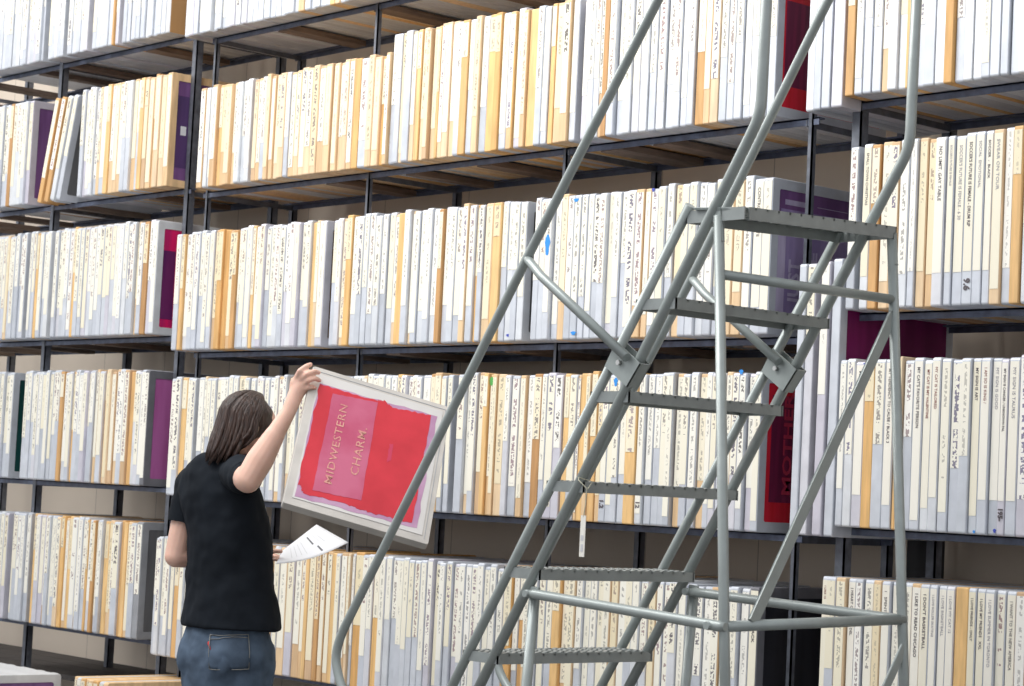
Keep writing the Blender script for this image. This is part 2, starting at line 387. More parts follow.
for row, (px0, z0, H, runs) in ROWS.items():
    zm = z0 + .27
    x = xat(px0, FY, zm)
    lst = []
    for tok in runs.split():
        e, k = float(tok[:-1]), tok[-1]
        x1 = xat(e, FY, zm); w = x1-x
        if k == 'K': 
            if lst: lst[-1]['gap'] = w
            x = x1; continue
        n = max(1, round(w/(.0375 if row[0] != 'A' else .037)))
        for i in range(n):
            kk = k
            if n > 1 and k == 'O' and i % 2: kk = 'T'
            lst.append(dict(row=row, x=x+i*w/n, T=w/n-random.choice((.001, .002, .003, .0045)), k=kk, z=z0, H=H+random.choice((0,0,0,.004,-.004,.008,-.006)), dy=random.choice((0,0,.003,-.004,.006,-.006,.01)), gap=0))
        x = x1
    # inner screen seen through a gap stands further back
    for i, s in enumerate(lst): s['i'] = i+1; s['n'] = len(lst)
    rowend[row] = x
    allscr += lst
for s in allscr:
    if s['row'] == 'C5': s['H'] = .548
    r = random.random()
    k = s['k']; H = s['H']
    if k == 'W': s['mat'], s['lm'], s['L'] = 'aluminium', 'cream label', H*(.42+.5*random.random()**.8)
    elif k == 'w': s['mat'], s['lm'], s['L'] = 'aluminium', 'cream label', H*(.0 if random.random() < .35 else .25+.4*r)
    elif k == 'T': s['mat'], s['lm'], s['L'] = 'pale wood', 'tan label' if r < .55 else 'cream label', H*(.62+.3*random.random())
    elif k == 'O': s['mat'], s['lm'], s['L'] = 'amber wood', 'tan label', H*(.2+.35*r)
    else: s['mat'], s['lm'], s['L'] = 'amber wood', 'tan label', 0
    p = Vector((s['x'], FY, s['z']+.27)); d = depth(p); s['size'] = .037*s['H']/d/d
# the right-end screens whose coloured face shows
FACE = {'A1': ('cardboard face', None), 'A2L': ('purple mesh','pale aluminium rim'), 'A2': ('purple mesh', 'pale wood rim'), 'A3': ('pink mesh', 'grey aluminium rim'), 'A4L': ('green mesh','pale aluminium rim'),
        'A4': ('orchid mesh','dark aluminium rim'), 'A5': ('grey face','grey aluminium rim'), 'B2': ('red mesh','pale aluminium rim'), 'B2t': ('grey face','pale aluminium rim'), 'B3': ('purple mesh','grey aluminium rim'),
        'B4': ('red mesh','grey aluminium rim'), 'B4t': ('magenta mesh','dark aluminium rim'), 'B5': ('black mesh','dark aluminium rim'), 'B1': ('grey face', 'grey aluminium rim'), 'B2s': (None, None)}
for row in FACE:
    s = [q for q in allscr if q['row'] == row][-1]; s['face'] = FACE[row]; s['size'] += 1
rank = sorted(allscr, key=lambda s: -s['size'])
indiv = set(id(s) for s in rank[:292])
def colourword(s):
    L = s['L']/s['H']
    if s['mat'] == 'aluminium':
        return 'aluminium screen with ' + ('no spine label' if L < .05 else 'short cream label' if L < .45 else 'half-length cream label' if L < .65 else 'long cream label' if L < .82 else 'full-length cream label')
    return ('amber wooden' if s['k'] != 'B' else 'brown wooden')+' screen with ' + ('bare spine' if L < .05 else 'short tan label' if L < .5 else 'long '+('tan' if s['lm'][0] == 't' else 'cream')+' label')
def where(s):
    rk, lv = WHERE[s['row']]; n, i = s['n'], s['i']
    if s['row'] in ('B2t', 'B4t'):
        return '%s of four tall ones on %s shelf' % (ORD[i], lv)
    rows = ('B2s', 'B2') if s['row'] in ('B2s', 'B2') else (s['row'],)
    line = [q for q in allscr if q['row'] in rows]; n = len(line); i = [id(q) for q in line].index(id(s))+1; j = n-i+1
    if rk == 'right' : return '%s from left on right rack\'s %s shelf' % (ordinal(i), lv)
    if s['row'] in ('B2', 'B4') and 1 < j <= 13: return '%s left of red-faced one on %s shelf' % (ordinal(j-1), lv)
    if j <= 12: return '%s from right end of %s rack\'s %s shelf' % (ordinal(j), rk, lv)
    if i <= 8: return '%s from left end of %s rack\'s %s shelf' % (ordinal(i), rk, lv)
    posts = [('first', 0), ('second', 1.22), ('third', 2.443), ('fourth', 3.666)] if rk == 'middle' else [('last', -.175), ('second-last', -1.42)]
    cx = s['x']+s['T']/2; nm, px = min(posts, key=lambda p: abs(p[1]-cx))
    k = sum(1 for q in line if (px < q['x']+q['T']/2 <= cx if cx > px else cx <= q['x']+q['T']/2 < px))
    return '%s %s of %s rack\'s %s post, %s shelf' % (ordinal(k), 'right' if cx > px else 'left', rk, nm, lv)
FACEW = {'cardboard face':'brown board face', 'purple mesh':'purple mesh face','pink mesh':'hot pink mesh face','green mesh':'dark green mesh face','orchid mesh':'orchid pink mesh face','grey face':'dull grey face','red mesh':'bright red mesh face','magenta mesh':'dark magenta mesh face','black mesh':'black mesh face'}
proto = {}
def place_text(root, s, T, H, bold=.0005, size=None, mat='ink', z=.03, scale=1.0, u=.5):
    me = textmesh(s, size or T*.48, bold); me.materials.append(MATS[mat])
    # x of text runs down the spine; text up = +x of the spine
    o = link(me, 'handwriting', root)
    o.rotation_euler = Matrix(((0,1,0),(0,0,-1),(-1,0,0))).to_euler()
    o.location = (T*u, -.0018, H-z); o.scale = (scale, 1, 1); return o
TEXTS = {  # image column -> writing, for spines that can be read
 'C3': {865:('SMALL TOWN CHRISTMAS','ink',1.05,0), 949:("SOCCER'S FUTURE IS FEMALE",'grey pencil',.95,0), 959:("SOCCER'S FUTURE IS FEMALE - 6 30",'grey pencil',.95,0), 969:("SOCCER'S FUTURE IS FEMALE - DRUM RIP",'ink',.93,.0006), 979:('SOCIAL  EMOTIONAL','grey pencil',1.1,0),
        988:('SOCCER  -  BLACK','ink',1.25,.0004), 998:('SWEAR ON TOUR','grey pencil',1.45,0), 939:('NO LIMIT. GAY TABLE','ink',1.05,.0003)},
 'C4': {858:('MY','ink',1.2,.0004), 889:('MY TENDENCY TO CAUSE / BLACK 3','ink',.95,.0004), 916:('MY CAT\'S FAVORITE PERSON','ink',.98,.0005), 925:('MY CAT IS MY VALENTINE','red brown ink',1.0,.0003), 934:('MY CAT IS TAILORED','red brown ink',1.0,0),
        974:('MY SIGN IS ART','ink',1.1,.0005), 984:('I AM SO IS KING /','red brown ink',1.0,0), 994:('MY SIGN IS GOOD','grey pencil',1.1,0), 1003:('MY SIGN IS CANCER / UNKNOWN PAL','ink',1.0,.0004), 1012:('MY SIGN IS TAURUS','grey pencil',1.1,0)},
 'C5': {820:('I LIKE 15','red brown ink',1.1,0),848:('I HEART OF A BIG / DEL','ink',1.1,.0003),883:('I   SPENT','ink',1.6,0), 912:('I LIKE TO READ CHICAGO','ink',1.1,.0006), 922:("I DON'T BASKETBALL",'ink',1.2,.0005), 931:('I LOVE ROLLER SKATING','grey pencil',1.0,0), 939:('I LOVE BASKETBALL','grey pencil',1.1,0),
        948:('I LOVE MY CAT 12','grey pencil',1.1,0), 970:('I LOVE FRIENDS - ONLY','ink',1.05,.0003), 979:('I LOVE MY FRIENDS   XXL','ink',1.05,.0003), 988:('I LOVE SUMMER IN TORONTO','grey pencil',1.05,0), 1008:('I WANT TO THE NEW AMERICA','ink',1.0,0)},
 'B3': {757:('CONTROL  /  WHITE','ink',1.0,.0003), 550:('GREEN NEW DEAL','ink',1.1,.0003)},
 'B5': {748:('I HEART / BLACK','ink',1.3,.0006)},
}
BOT = {'C4': {1003:'195-'}, 'C3': {969:'9.6'}, 'B4': {640:'12', 548:'48', 604:'1.2'}, 'B2': {597:'121'}, 'B3': {375:'118'}}
def col_of(s):     # image column of the middle of the spine at mid height
    p = Vector((s['x']+s['T']/2, FY, s['z']+.27))-CAM; return 512+FPX*p.dot(RT)/p.dot(fw)
for s in allscr: s['px'] = col_of(s)
def nearest(row, px): return min((q for q in allscr if q['row'] == row), key=lambda q: abs(q['px']-px))
for dct, key in ((TEXTS, 'txt'), (BOT, 'bot')):
    for row, d in dct.items():
        for px, v in d.items():
            q = nearest(row, px)
            if id(q) in indiv: q[key] = v
def gap_after(i): return allscr[i].get('gap', 0)
rest = bmesh.new(); rest.loops.layers.uv.new('uv'); rl = rest.faces.layers.float.new('rnd')
RM = ['aluminium row', 'amber wood row', 'cream label row', 'tan label row', 'pale wood row']
for q, s in enumerate(allscr):
    T, H = s['T'], s['H']
    wood = s['mat'] != 'aluminium'
    y = FY+s['dy']
    if id(s) in indiv:
        fc = s.get('face')
        lab = colourword(s)+', '+where(s)
        if fc and fc[0]:
            short = {'a':'aluminium','b':'wooden'}['b' if wood else 'a']
            lab = '%s screen with %s, %s' % (short, FACEW[fc[0]], {'B4t':'rightmost tall one on fourth shelf beside right rack', 'B2t':'rightmost tall one on second shelf beside right rack'}.get(s['row'], 'right end of %s rack\'s %s shelf' % WHERE[s['row']]))
            lab = lab.replace('last at', 'at')
            if s['row'] == 'A2L': lab = 'aluminium screen showing purple mesh beside the leaning wooden screens, far left second shelf'
            if s['row'] == 'A4L': lab = 'aluminium screen showing dark green mesh, far left of left rack\'s fourth shelf'
        rk, lv = WHERE[s['row']]
        root = empty('silk_screen', (s['x'], y, s['z']), lab, 'screen', 'silk screens on the %s shelf of the %s rack' % (lv, rk))
        fmat = s['mat']
        if fc and fc[1]: fmat = s['mat']
        if fc and fc[0] == 'cardboard face': fmat = 'pale aluminium rim'
        if fc and fc[1] and not wood and s['row'] in ('A4', 'B5', 'A5'): fmat = fc[1]
        if fc and s['row'] == 'A2': fmat = 'pale wood rim'
        link(frame_me(fmat, round(T, 3), FD, round(H, 3), .005 if wood else .008), 'frame', root)
        if s['L'] > .05 or 'txt' in s:
            lm = s['lm']
            if 'txt' in s: lm = 'cream label plain'; s['L'] = max(s['L'], H*.78)
            lo = link(label_me(lm, round(T, 3), s['L'], round(H, 3)), 'spine_label', root)
        if 'txt' in s:
            t, mt, sc, bo = s['txt']; me = place_text(root, t, T, H, bo*.4, mat=mt, size=T*.42)
            w = max(v.co.x for v in me.data.vertices); k = min(1.25, (H*.80)*(.75 if sc > 1.2 else 1)/w); me.scale = (min(k, 1.0*sc) if w*sc < H*.85 else k, 1, 1)
            me.name = 'handwriting'
        if 'bot' in s:
            me = place_text(root, s['bot'], T, H, .0012, size=T*.85, z=H-.085)
        if fc and fc[0]:
            pm = fc[0]
            if pm == 'cardboard face': panel(root, T, FD, H, pm, 'board', a=.004, x=T-.0005)
            else: panel(root, T, FD, H, pm)
            s['root'] = root
        elif s.get('gap', 0) > .008: panel(root, T, FD, H, 'grey face')
    else:
        Mx = Matrix.Translation((s['x'], y, s['z'])); n0 = len(rest.faces)
        add_frame(rest, 0, T, FD, H, r=.005 if wood else .008, Mx=Mx, mi=(1 if s['mat'][0] == 'a' and wood else 4) if wood else 0, k=2)
        if s['L'] > .05: label_quad(rest, T*.08, T*.92, -.0013, H-.012, s['L'], mi=3 if s['lm'][0] == 't' else 2, Mx=Mx)
        if s.get('gap', 0) > .008:
            pass
        rest.faces.ensure_lookup_table(); rv = random.random()
        for f in rest.faces[n0:]: f[rl] = rv
bmesh.ops.recalc_face_normals(rest, faces=rest.faces)
me = bpy.data.meshes.new('silk_screens'); rest.to_mesh(me); rest.free()
for k in RM: me.materials.append(MATS[k])
tag(link(me, 'silk_screens'), 'densely packed screens filling the left rack and the far half of the middle rack', 'screens', None, 'stuff')
# leaning screens on the left rack's second shelf
for i, (px, mt, lm, L, lb) in enumerate(((37, 'amber wood', 'tan label', .40, 'leftmost of the leaning screens, orange wood, on left rack\'s second shelf'), (43.5, 'amber wood', 'cream label', .36, 'second of the leaning screens, amber wood, on left rack\'s second shelf'),
        (49.5, 'aluminium', 'cream label', .36, 'third of the leaning screens, aluminium edge, on left rack\'s second shelf'), (55.5, 'aluminium', 'cream label', .30, 'fourth of the leaning screens, showing a grey side, on left rack\'s second shelf'))):
    x = xat(px, FY, 2.83); T = .038
    root = empty('silk_screen', (x, FY, 2.828), lb, 'screen', 'leaning screens on the left rack', rot=(0, .235, 0))
    link(frame_me(mt, T, FD, .54, .006 if mt[1] == 'm' else .014), 'frame', root); link(label_me(lm, T, L, .54), 'spine_label', root)
    if i == 3: panel(root, T, FD, .54, 'grey face')
# --- faces with stencils and lettering
def face_rect(s, pa, pb, mat, name, off):
    """rectangle on the right face of screen s between two image points"""
    root = s['root']; X = s['x']+s['T']; a, b = onX(*pa, X), onX(*pb, X)
    y0, y1 = sorted((a.y-root.location.y, b.y-root.location.y)); z0, z1 = sorted((a.z-root.location.z, b.z-root.location.z))
    z0 = max(z0, .036); y1 = min(y1, FD-.036); z1 = min(z1, s['H']-.036)
    bm = bmesh.new(); box(bm, s['T']-.003+off, s['T']-.0024+off, y0, y1, z0, z1)
    return finish(bm, name, mat, root)
def face_text(s, text, p0, ptop, hpx, mat, bold=.002, off=.0012, parent=None):
    """lettering that reads upward on the right face, from image point p0 (first letter) to ptop"""
    root = s['root']; X = s['x']+s['T']; a, b = onX(*p0, X), onX(*ptop, X); c = onX(p0[0]+hpx, p0[1], X)
    size = abs(c.y-a.y)*1.38
    me = textmesh(text, size, bold); me.materials.append(MATS[mat]); o = link(me, 'lettering', root)
    w = max(v.co.x for v in me.vertices); sc = (b.z-a.z)/w
    # text x -> +z, text y(up) -> -y, normal -> +x
    o.rotation_euler = Matrix(((0,0,1),(0,-1,0),(1,0,0))).to_euler(); 
    R3 = Matrix(((0,0,1),(0,-1,0),(1,0,0)))
    if R3.determinant() < 0: R3 = Matrix(((0,0,1),(0,-1,0),(1,0,0)))
    # columns: image of x, y, z axes
    R3 = Matrix(((0,0,1),(-1,0,0),(0,0,0)))
    ex, ey = Vector((0,0,1)), Vector((0,-1,0)); ez = ex.cross(ey)
    R3 = Matrix((ex, ey, ez)).transposed(); o.rotation_euler = R3.to_euler()
    o.location = (s['T']-.003+off+.0006, (a.y+c.y)/2-root.location.y, a.z-root.location.z); o.scale = (sc, 1, 1); return o
L3 = [s for s in allscr if s['row'] == 'B3'][-1]; L4 = [s for s in allscr if s['row'] == 'B4'][-1]; L2 = [s for s in allscr if s['row'] == 'B2'][-1]
face_rect(L3, (782, 208), (846, 336), 'lilac emulsion', 'stencil_area', 0)
face_rect(L3, (786, 199), (806, 208), 'pale lilac ink', 'ink_streak', .0006); face_rect(L3, (818, 208), (848, 213), 'pale lilac ink', 'ink_streak', .0006); face_rect(L3, (779, 212), (782.5, 330), 'pale lilac ink', 'ink_streak', .0006)
face_text(L3, 'JUST', (788, 302), (788, 259), 11, 'pale lilac ink'); face_text(L3, 'THE', (809, 300), (809, 252), 7, 'pale lilac ink'); face_text(L3, 'PINK', (826, 281), (826, 226), 11, 'pale lilac ink')
face_rect(L4, (773.5, 395), (795, 503.5), 'maroon stencil', 'stencil_area', 0)
face_text(L4, 'MOTHER', (782, 496), (784, 392), 8.5, 'dull red ink', .0015)
face_rect(L2, (788, 0), (812, 92), 'maroon stencil', 'stencil_area', 0)
A2e = [s for s in allscr if s['row'] == 'A2'][-1]; face_rect(A2e, (177, 95), (205, 172), 'deep purple mesh', 'stencil_area', 0); face_rect(A2e, (181, 126), (186, 136), 'paper', 'sticker', .0008)
A3e = [s for s in allscr if s['row'] == 'A3'][-1]; face_rect(A3e, (163, 250), (172, 320), 'dark plum stencil', 'stencil_area', 0)
# coloured dabs on single spines
def dab(row, px, py, wpx, hpx, mat):
    s = nearest(row, px)
    if id(s) not in indiv: return
    root = [o for o in C.objects if o.name.startswith('silk_screen') and o.type == 'EMPTY' and abs(o.location.x-s['x']) < 1e-5 and abs(o.location.z-s['z']) < 1e-4][0]
    a, b = onY(px-wpx/2, py+hpx/2, FY), onY(px+wpx/2, py-hpx/2, FY)
    bm = bmesh.new(); r = bmesh.ops.create_circle(bm, cap_ends=True, radius=.5, segments=14); y = -.0024
    cx = min(max((a.x+b.x)/2-s['x'], 0.2*s['T']), .8*s['T'])
    for v in r['verts']: v.co = Vector((cx+v.co.x*min(b.x-a.x, s['T']*.8)*(1+.3*math.sin(v.co.y*9)), y, (a.z+b.z)/2-s['z']+v.co.y*(b.z-a.z)))
    ex = bmesh.ops.extrude_face_region(bm, geom=bm.faces[:]); 
    for v in ex['geom']:
        if isinstance(v, bmesh.types.BMVert): v.co.y += .0008
    bmesh.ops.recalc_face_normals(bm, faces=bm.faces); finish(bm, 'paint_mark', mat, root)
dab('B3', 549, 245, 6, 22, 'blue paint'); dab('B3', 576, 200, 5, 4, 'blue paint'); dab('B3', 573, 333, 5, 4, 'blue paint'); dab('B3', 510, 335, 5, 3, 'blue tape'); dab('B4', 487, 381, 6, 9, 'green paint'); dab('B3', 652, 190, 3, 4, 'blue tape')
dab('B4', 614, 382, 4, 9, 'blue paint'); dab('C4', 862, 364, 8, 3, 'blue tape'); dab('B4', 741, 372, 4, 5, 'blue paint'); dab('C4', 978, 532, 2.5, 3, 'blue paint'); dab('C4', 998, 531, 3, 4, 'blue tape')
# rounded grey plastic sleeve beside the fifth shelf of the middle rack
x = xat(146.5, FY, .93)
bm = bmesh.new(); box(bm, 0, .034, 0, .55, 0, .49, bev=.016)
o = finish(bm, 'sleeve', 'grey aluminium rim', None, True); o.location = (x, FY+.06, .672)
tag(o, 'rounded grey case standing at the left end of middle rack\'s fifth shelf', 'case')
# ------------------------------------------------------------------ racks
RY0, RY1 = 0.0, .48
def angle_post(root, x, y, z1, w, flip=1):
    bm = bmesh.new(); t = .006
    box(bm, x-w/2, x+w/2, y, y+t, 0, z1); box(bm, x+(w/2-t)*1 if flip > 0 else x-w/2, x+w/2 if flip > 0 else x-w/2+t, y, y+w, 0, z1)
    return finish(bm, 'post', 'rack steel', root)
def rack(name, x0, x1, xs, levels, lab, pw, pad):
    root = empty(name, (0, 0, 0), lab, 'shelving', 'steel shelving racks')
    for x in xs:
        angle_post(root, x, RY0, 4.15, pw); angle_post(root, x, RY1, 4.15, max(pw, .03))
    for z in levels:
        h = .026
        for nm, y in (('front_rail', RY0+.002), ('back_rail', RY1-.004)):
            bm = bmesh.new(); box(bm, x0, x1, y, y+.005, z-h, z); box(bm, x0, x1, y if nm[0] == 'f' else y-.03, y+.03 if nm[0] == 'f' else y+.005, z-.006, z-.0005); finish(bm, nm, 'rack steel blue', root)
        for x in xs:
            bm = bmesh.new(); sgn = 1 if x < x1-.2 else -1
            box(bm, x+.016 if sgn > 0 else x-.022, x+.022 if sgn > 0 else x-.016, RY0, RY1+.02, z-h-.004, z-.008); finish(bm, 'side_rail', 'rack steel', root)
    return root
LA = [3.56, 2.825, 2.13, 1.42, .71]; LB = [3.52, 2.795, 2.05, 1.385, .655]; LC = [3.565, 2.827, 2.122, 1.42, .71]
ra = rack('steel_shelving', -5.2, -.14, [-5.14, -3.9, -2.66, -1.42, -.175], LA, 'dark steel shelving rack at the left, beside the thick front post', .036, 0)
rb = rack('steel_shelving', -.03, 3.70, [0, 1.22, 2.443, 3.666], LB, 'long dark steel shelving rack in the middle behind the ladder', .020, 0)
rc = rack('steel_shelving', 3.85, 6.4, [3.866, 5.1, 6.33], LC, 'dark steel shelving rack at the right edge with evenly filled shelves', .038, 0)
# wooden slats under some shelves, low plank shelf
rnd2 = random.Random(5)
for root, x0, x1, lv in ((ra, -4.9, -.35, LA), (rb, .2, 3.55, LB), (rc, 4.15, 5.6, LC)):
    for z in lv[:3]:
        x = x0
        while x < x1:
            w = rnd2.choice((.06, .09, .12)); x += rnd2.uniform(.25, .8)
            if x+w < x1:
                bm = bmesh.new(); box(bm, x, x+w, .008, .44, z-.032, z-.007, bev=.002); finish(bm, 'slat', 'shelf slat', root)
for root, x0, x1 in ((ra, -5.1, -.2), (rb, 0.03, 3.63)):
    bm = bmesh.new(); 
    y = .05
    while y < .66: box(bm, x0, x1, y, min(y+.145, .66), .44, .465, bev=.003); y += .15
    for x in (x0+.02, x1-.06, (x0+x1)/2): box(bm, x, x+.04, .06, .64, 0, .44)
    o = finish(bm, 'plank_shelf', 'low shelf planks')
    tag(o, 'low dark plank shelf under the left rack' if root is ra else 'low dark plank shelf under the middle rack, behind the person', 'shelf', 'low plank shelves')
bm = bmesh.new(); box(bm, 3.70, 3.835, .56, .60, .03, 1.40, bev=.004)
tag(finish(bm, 'board', 'black board'), 'narrow black board standing against the wall between middle and right racks', 'board')
# ------------------------------------------------------------------ floor screens at bottom left
def floor_group(pc, z, back, n, T, H, faceM, mats, lab, tagl, group):
    p = onZ(*pc, z)
    if back: p.y -= FD; 
    for i in range(n):
        mt = mats[i % len(mats)]
        l = (lab if i == 0 else tagl % ordinal(i+1))
        root = empty('silk_screen', (p.x-(i+1)*(T+.002), p.y+(0 if i == 0 else random.uniform(-.012, .02)), z-H), l, 'screen', group)
        link(frame_me(mt if i else (mats[-1]), T, FD, H, .006 if 'wood' in mt else .014), 'frame', root)
        if i == 0: panel(root, T, FD, H, faceM)
        else: link(label_me('tan label' if 'wood' in mt else 'cream label', T, .3, H), 'spine_label', root)
    return p
pg1 = floor_group((62, 674), .56, True, 15, .038, .56, 'purple mesh', ['pale aluminium rim'], 'aluminium screen with purple mesh facing right, standing low at far bottom left', '%s leftward from the purple-meshed aluminium screen low at bottom left', 'screens standing on the floor at left')
pg2 = floor_group((108, 683), .56, False, 8, .036, .56, 'blue mesh', ['pale aluminium rim', 'pale aluminium rim', 'amber wood', 'pale wood rim', 'pale wood rim', 'amber wood', 'pale aluminium rim', 'pale wood rim'], 'wooden screen with blue mesh facing right, low at bottom left beside the person', '%s leftward from the blue-meshed wooden screen low beside the person', 'screens standing on the floor beside the person')
# ------------------------------------------------------------------ rolling ladder
LO, LW, RUN, RISE, Z0, TD = Vector((3.745, -1.363, 0)), .623, .164, .254, 1.009, .125
lad = empty('rolling_ladder', (LO.x, LO.y, 0), 'grey steel rolling warehouse ladder with handrails in front of the middle rack', 'ladder')
def su(z): return (z-Z0)*RUN/RISE
TR = .0145
def LP(u, v, z): return Vector((u, v, z))
for sd, v in ((0, 0.0), (1, LW)):
    vi = v+(.0)
    bm = bmesh.new(); tube(bm, [LP(su(.10)-TD, vi, .10), LP(su(2.275)-TD, vi, 2.275)], TR); finish(bm, 'front_stringer', 'ladder paint', lad)
    bm = bmesh.new(); tube(bm, smooth_path([LP(su(.10), vi, .10), LP(.935, vi, 2.50), LP(.943, vi, 3.35)], 8, .05), TR+.001); finish(bm, 'rear_stringer', 'ladder paint', lad)
    h = [LP(-.40, vi, .58), LP(-.60, vi, .70), LP(-.74, vi, .84), LP(-.785, vi, .955), LP(.041, vi, 2.162), LP(.60, vi, 2.955), LP(.80, vi, 3.24), LP(.943, vi, 3.30)] if not sd else \
        [LP(-.40, vi, .58), LP(-.58, vi, .78), LP(-.69, vi, .87), LP(-.72, vi, .95), LP(.112, vi, 2.17), LP(.613, vi, 2.966), LP(.80, vi, 3.24), LP(.943, vi, 3.30)]
    bm = bmesh.new(); tube(bm, smooth_path(h, 8, .10), TR); finish(bm, 'handrail', 'ladder paint', lad)
    # brace from the handrail to the bracket
    a = LP(.041 if not sd else .112, vi, 2.162); c = LP(.51 if not sd else .51, vi-.034, 1.862 if not sd else 1.898)
    bm = bmesh.new(); tube(bm, [a, a+(c-a)*.06+Vector((0,-.006,0)), a+(c-a)*.2+Vector((0,-.018,0)), c], .0135); br = finish(bm, 'handrail_brace', 'ladder paint', lad)
    # bracket: folded plate clamped over both stringers
    d = Vector((RUN, 0, RISE)).normalized(); e = Vector((-d.z, 0, d.x))
    zc = 1.845 if not sd else 1.875; cc = LP(su(zc)-TD/2, vi, zc)
    bm = bmesh.new(); gd = (c-a); gd.y = 0; gd.normalize(); cc = cc+gd*.004
    for yy in ((-.021, -.017), (.017, .021)):
        pts = [cc+d*.040-gd*.060, cc+d*.040+gd*.058, cc-d*.040+gd*.052, cc-d*.040-gd*.058]
        lo = [bm.verts.new(p+Vector((0, yy[0], 0))) for p in pts]; hi = [bm.verts.new(p+Vector((0, yy[1], 0))) for p in pts]
        bm.faces.new(lo); bm.faces.new(hi[::-1])
        for i in range(4): bm.faces.new((lo[i], hi[i], hi[(i+1)%4], lo[(i+1)%4]))
    pts = [cc+d*.040+gd*.058, cc-d*.040+gd*.052]
    q = [bm.verts.new(p+Vector((0, yy, 0))-gd*ee) for p in pts for yy in (-.021, .021) for ee in (0, .004)]
    bmesh.ops.convex_hull(bm, input=q)
    bmesh.ops.recalc_face_normals(bm, faces=bm.faces); bk = finish(bm, 'bracket', 'ladder paint', lad)
    bm = bmesh.new(); pb = cc+Vector((0, -.022, 0))-gd*.012; tube(bm, [pb, pb+Vector((0,-.009,0))], .0075, 8); finish(bm, 'bolt', 'bolt', bk)
    # rear leg
    t0, t1 = ((.800, 2.24), (.965, .10)) if not sd else ((.885, 2.24), (1.06, .10))
    bm = bmesh.new(); tube(bm, [LP(t0[0], vi, t0[1]), LP(t1[0], vi, t1[1])], .0145); 
    bar(bm, LP(t0[0]-.002, vi, 2.258), LP(t0[0]+.006, vi, 2.17), .010, .026, Vector((1,0,0))); finish(bm, 'rear_leg', 'ladder paint', lad)
    # horizontal side brace, with flattened ends and nuts, front vertical leg
    ub, ue = (.135, .90) if not sd else (.165, .985); zb, ze = (1.193, 1.158) if not sd else (1.205, 1.183)
    bm = bmesh.new(); tube(bm, [LP(ub, vi-.016, zb), LP(ub+.03, vi-.016, zb), LP(ue-.02, vi-.012, ze), LP(ue, vi-.012, ze)], [.009, .0145, .0145, .011]); sb = finish(bm, 'side_brace', 'ladder paint', lad)
    for uu, zz in ((ub+.004, zb), (ue-.05, ze)):
        bm = bmesh.new(); tube(bm, [LP(uu, vi-.034, zz), LP(uu, vi+.0, zz)], .011, 8); finish(bm, 'nut', 'ladder paint', sb)
    bm = bmesh.new(); tube(bm, [LP(ub+.012, vi, zb-.01), LP(ub-.06, vi, .12)], .0155); bar(bm, LP(ub+.012, vi, zb+.02), LP(ub+.004, vi, zb-.07), .012, .036, Vector((1,0,0))); finish(bm, 'front_leg', 'ladder paint', lad)
    # base rail and casters
    bm = bmesh.new(); tube(bm, [LP(su(.12)-TD, vi, .12), LP(1.07, vi, .12)], .014); finish(bm, 'base_rail', 'ladder paint', lad)
    for uu in (.05, 1.0):
        bm = bmesh.new(); tube(bm, [LP(uu, vi-.012, .05), LP(uu, vi+.012, .05)], .05, 20); cs = finish(bm, 'caster', 'rubber', lad)
        bm = bmesh.new(); bar(bm, LP(uu, vi-.017, .05), LP(uu, vi-.017, .12), .004, .025); bar(bm, LP(uu, vi+.017, .05), LP(uu, vi+.017, .12), .004, .025); finish(bm, 'fork', 'ladder paint', cs)
# steps: serrated treads
def tread(k, name='step'):
    z = Z0+k*RISE; u1 = su(z)+.004; u0 = u1-TD-.03; top = k == 5
    if top: u0, u1 = su(z)-TD-.012, .895
    bm = bmesh.new(); hh = .030 if not top else .034; v0, v1 = -.004, LW+.006
    ex = -.035 if not top else 0
    box(bm, u1-.004, u1, v0 if not top else v0+.02, v1+(.004 if not top else 0), z-hh, z)                 # back flange
    box(bm, u0, u0+.004, v0, v1, z-hh, z)                     # front flange
    box(bm, u0, u1, v0, v0+.004, z-hh, z); box(bm, u0, u1, v1-.004, v1, z-hh, z)
    # slotted, serrated deck: wavy strips along the width
    nst = 6 if not top else 8
    for i in range(nst):
        a = u0+.004+(u1-u0-.008)*i/nst; w = (u1-u0-.008)/nst*.62
        prev = None; m = 40
        for j in range(m+1):
            v = v0+.004+(v1-v0-.008)*j/m; up = (.003 if k != 5 else .0)*(j % 2); du = .004*(1 if j % 4 < 2 else -1)*(0 if i in (0, nst-1) else 1)
            ring = [bm.verts.new((a+du, v, z-.004+up)), bm.verts.new((a+w+du, v, z-.004+up)), bm.verts.new((a+w+du, v, z+up)), bm.verts.new((a+du, v, z+up))]
            if prev:
                for q in range(4): bm.faces.new((prev[q], prev[(q+1)%4], ring[(q+1)%4], ring[q]))
            prev = ring
    for j in range(1, 14):
        v = v0+(v1-v0)*j/14; box(bm, u0, u1, v-.003, v+.003, z-.007, z-.001)
    bmesh.ops.recalc_face_normals(bm, faces=bm.faces)
    if top:
        for v in bm.verts: v.co.z -= .020*(1-v.co.y/LW)
    return finish(bm, name, 'ladder paint step', lad)
for k in range(-3, 5): tread(k)
tread(5, 'platform')
bm = bmesh.new(); bar(bm, LP(.885, .012, 2.254), LP(.72, -.002, 2.262), .022, .004); 
finish(bm, 'corner_strap', 'ladder paint', lad)
bm = bmesh.new(); tube(bm, [LP(.812, 0, 2.083), LP(.898, LW, 2.072)], .0135); finish(bm, 'cross_bar', 'ladder paint', lad)
bm = bmesh.new(); tube(bm, [LP(.888, 0, 1.158), LP(.975, LW, 1.183)], .0145); finish(bm, 'cross_bar', 'ladder paint', lad)
bm = bmesh.new(); bar(bm, LP(.902, LW-.004, 2.03), LP(.905, .085, 1.17), .030, .008, Vector((1,0,0))); finish(bm, 'diagonal_brace', 'ladder paint', lad)
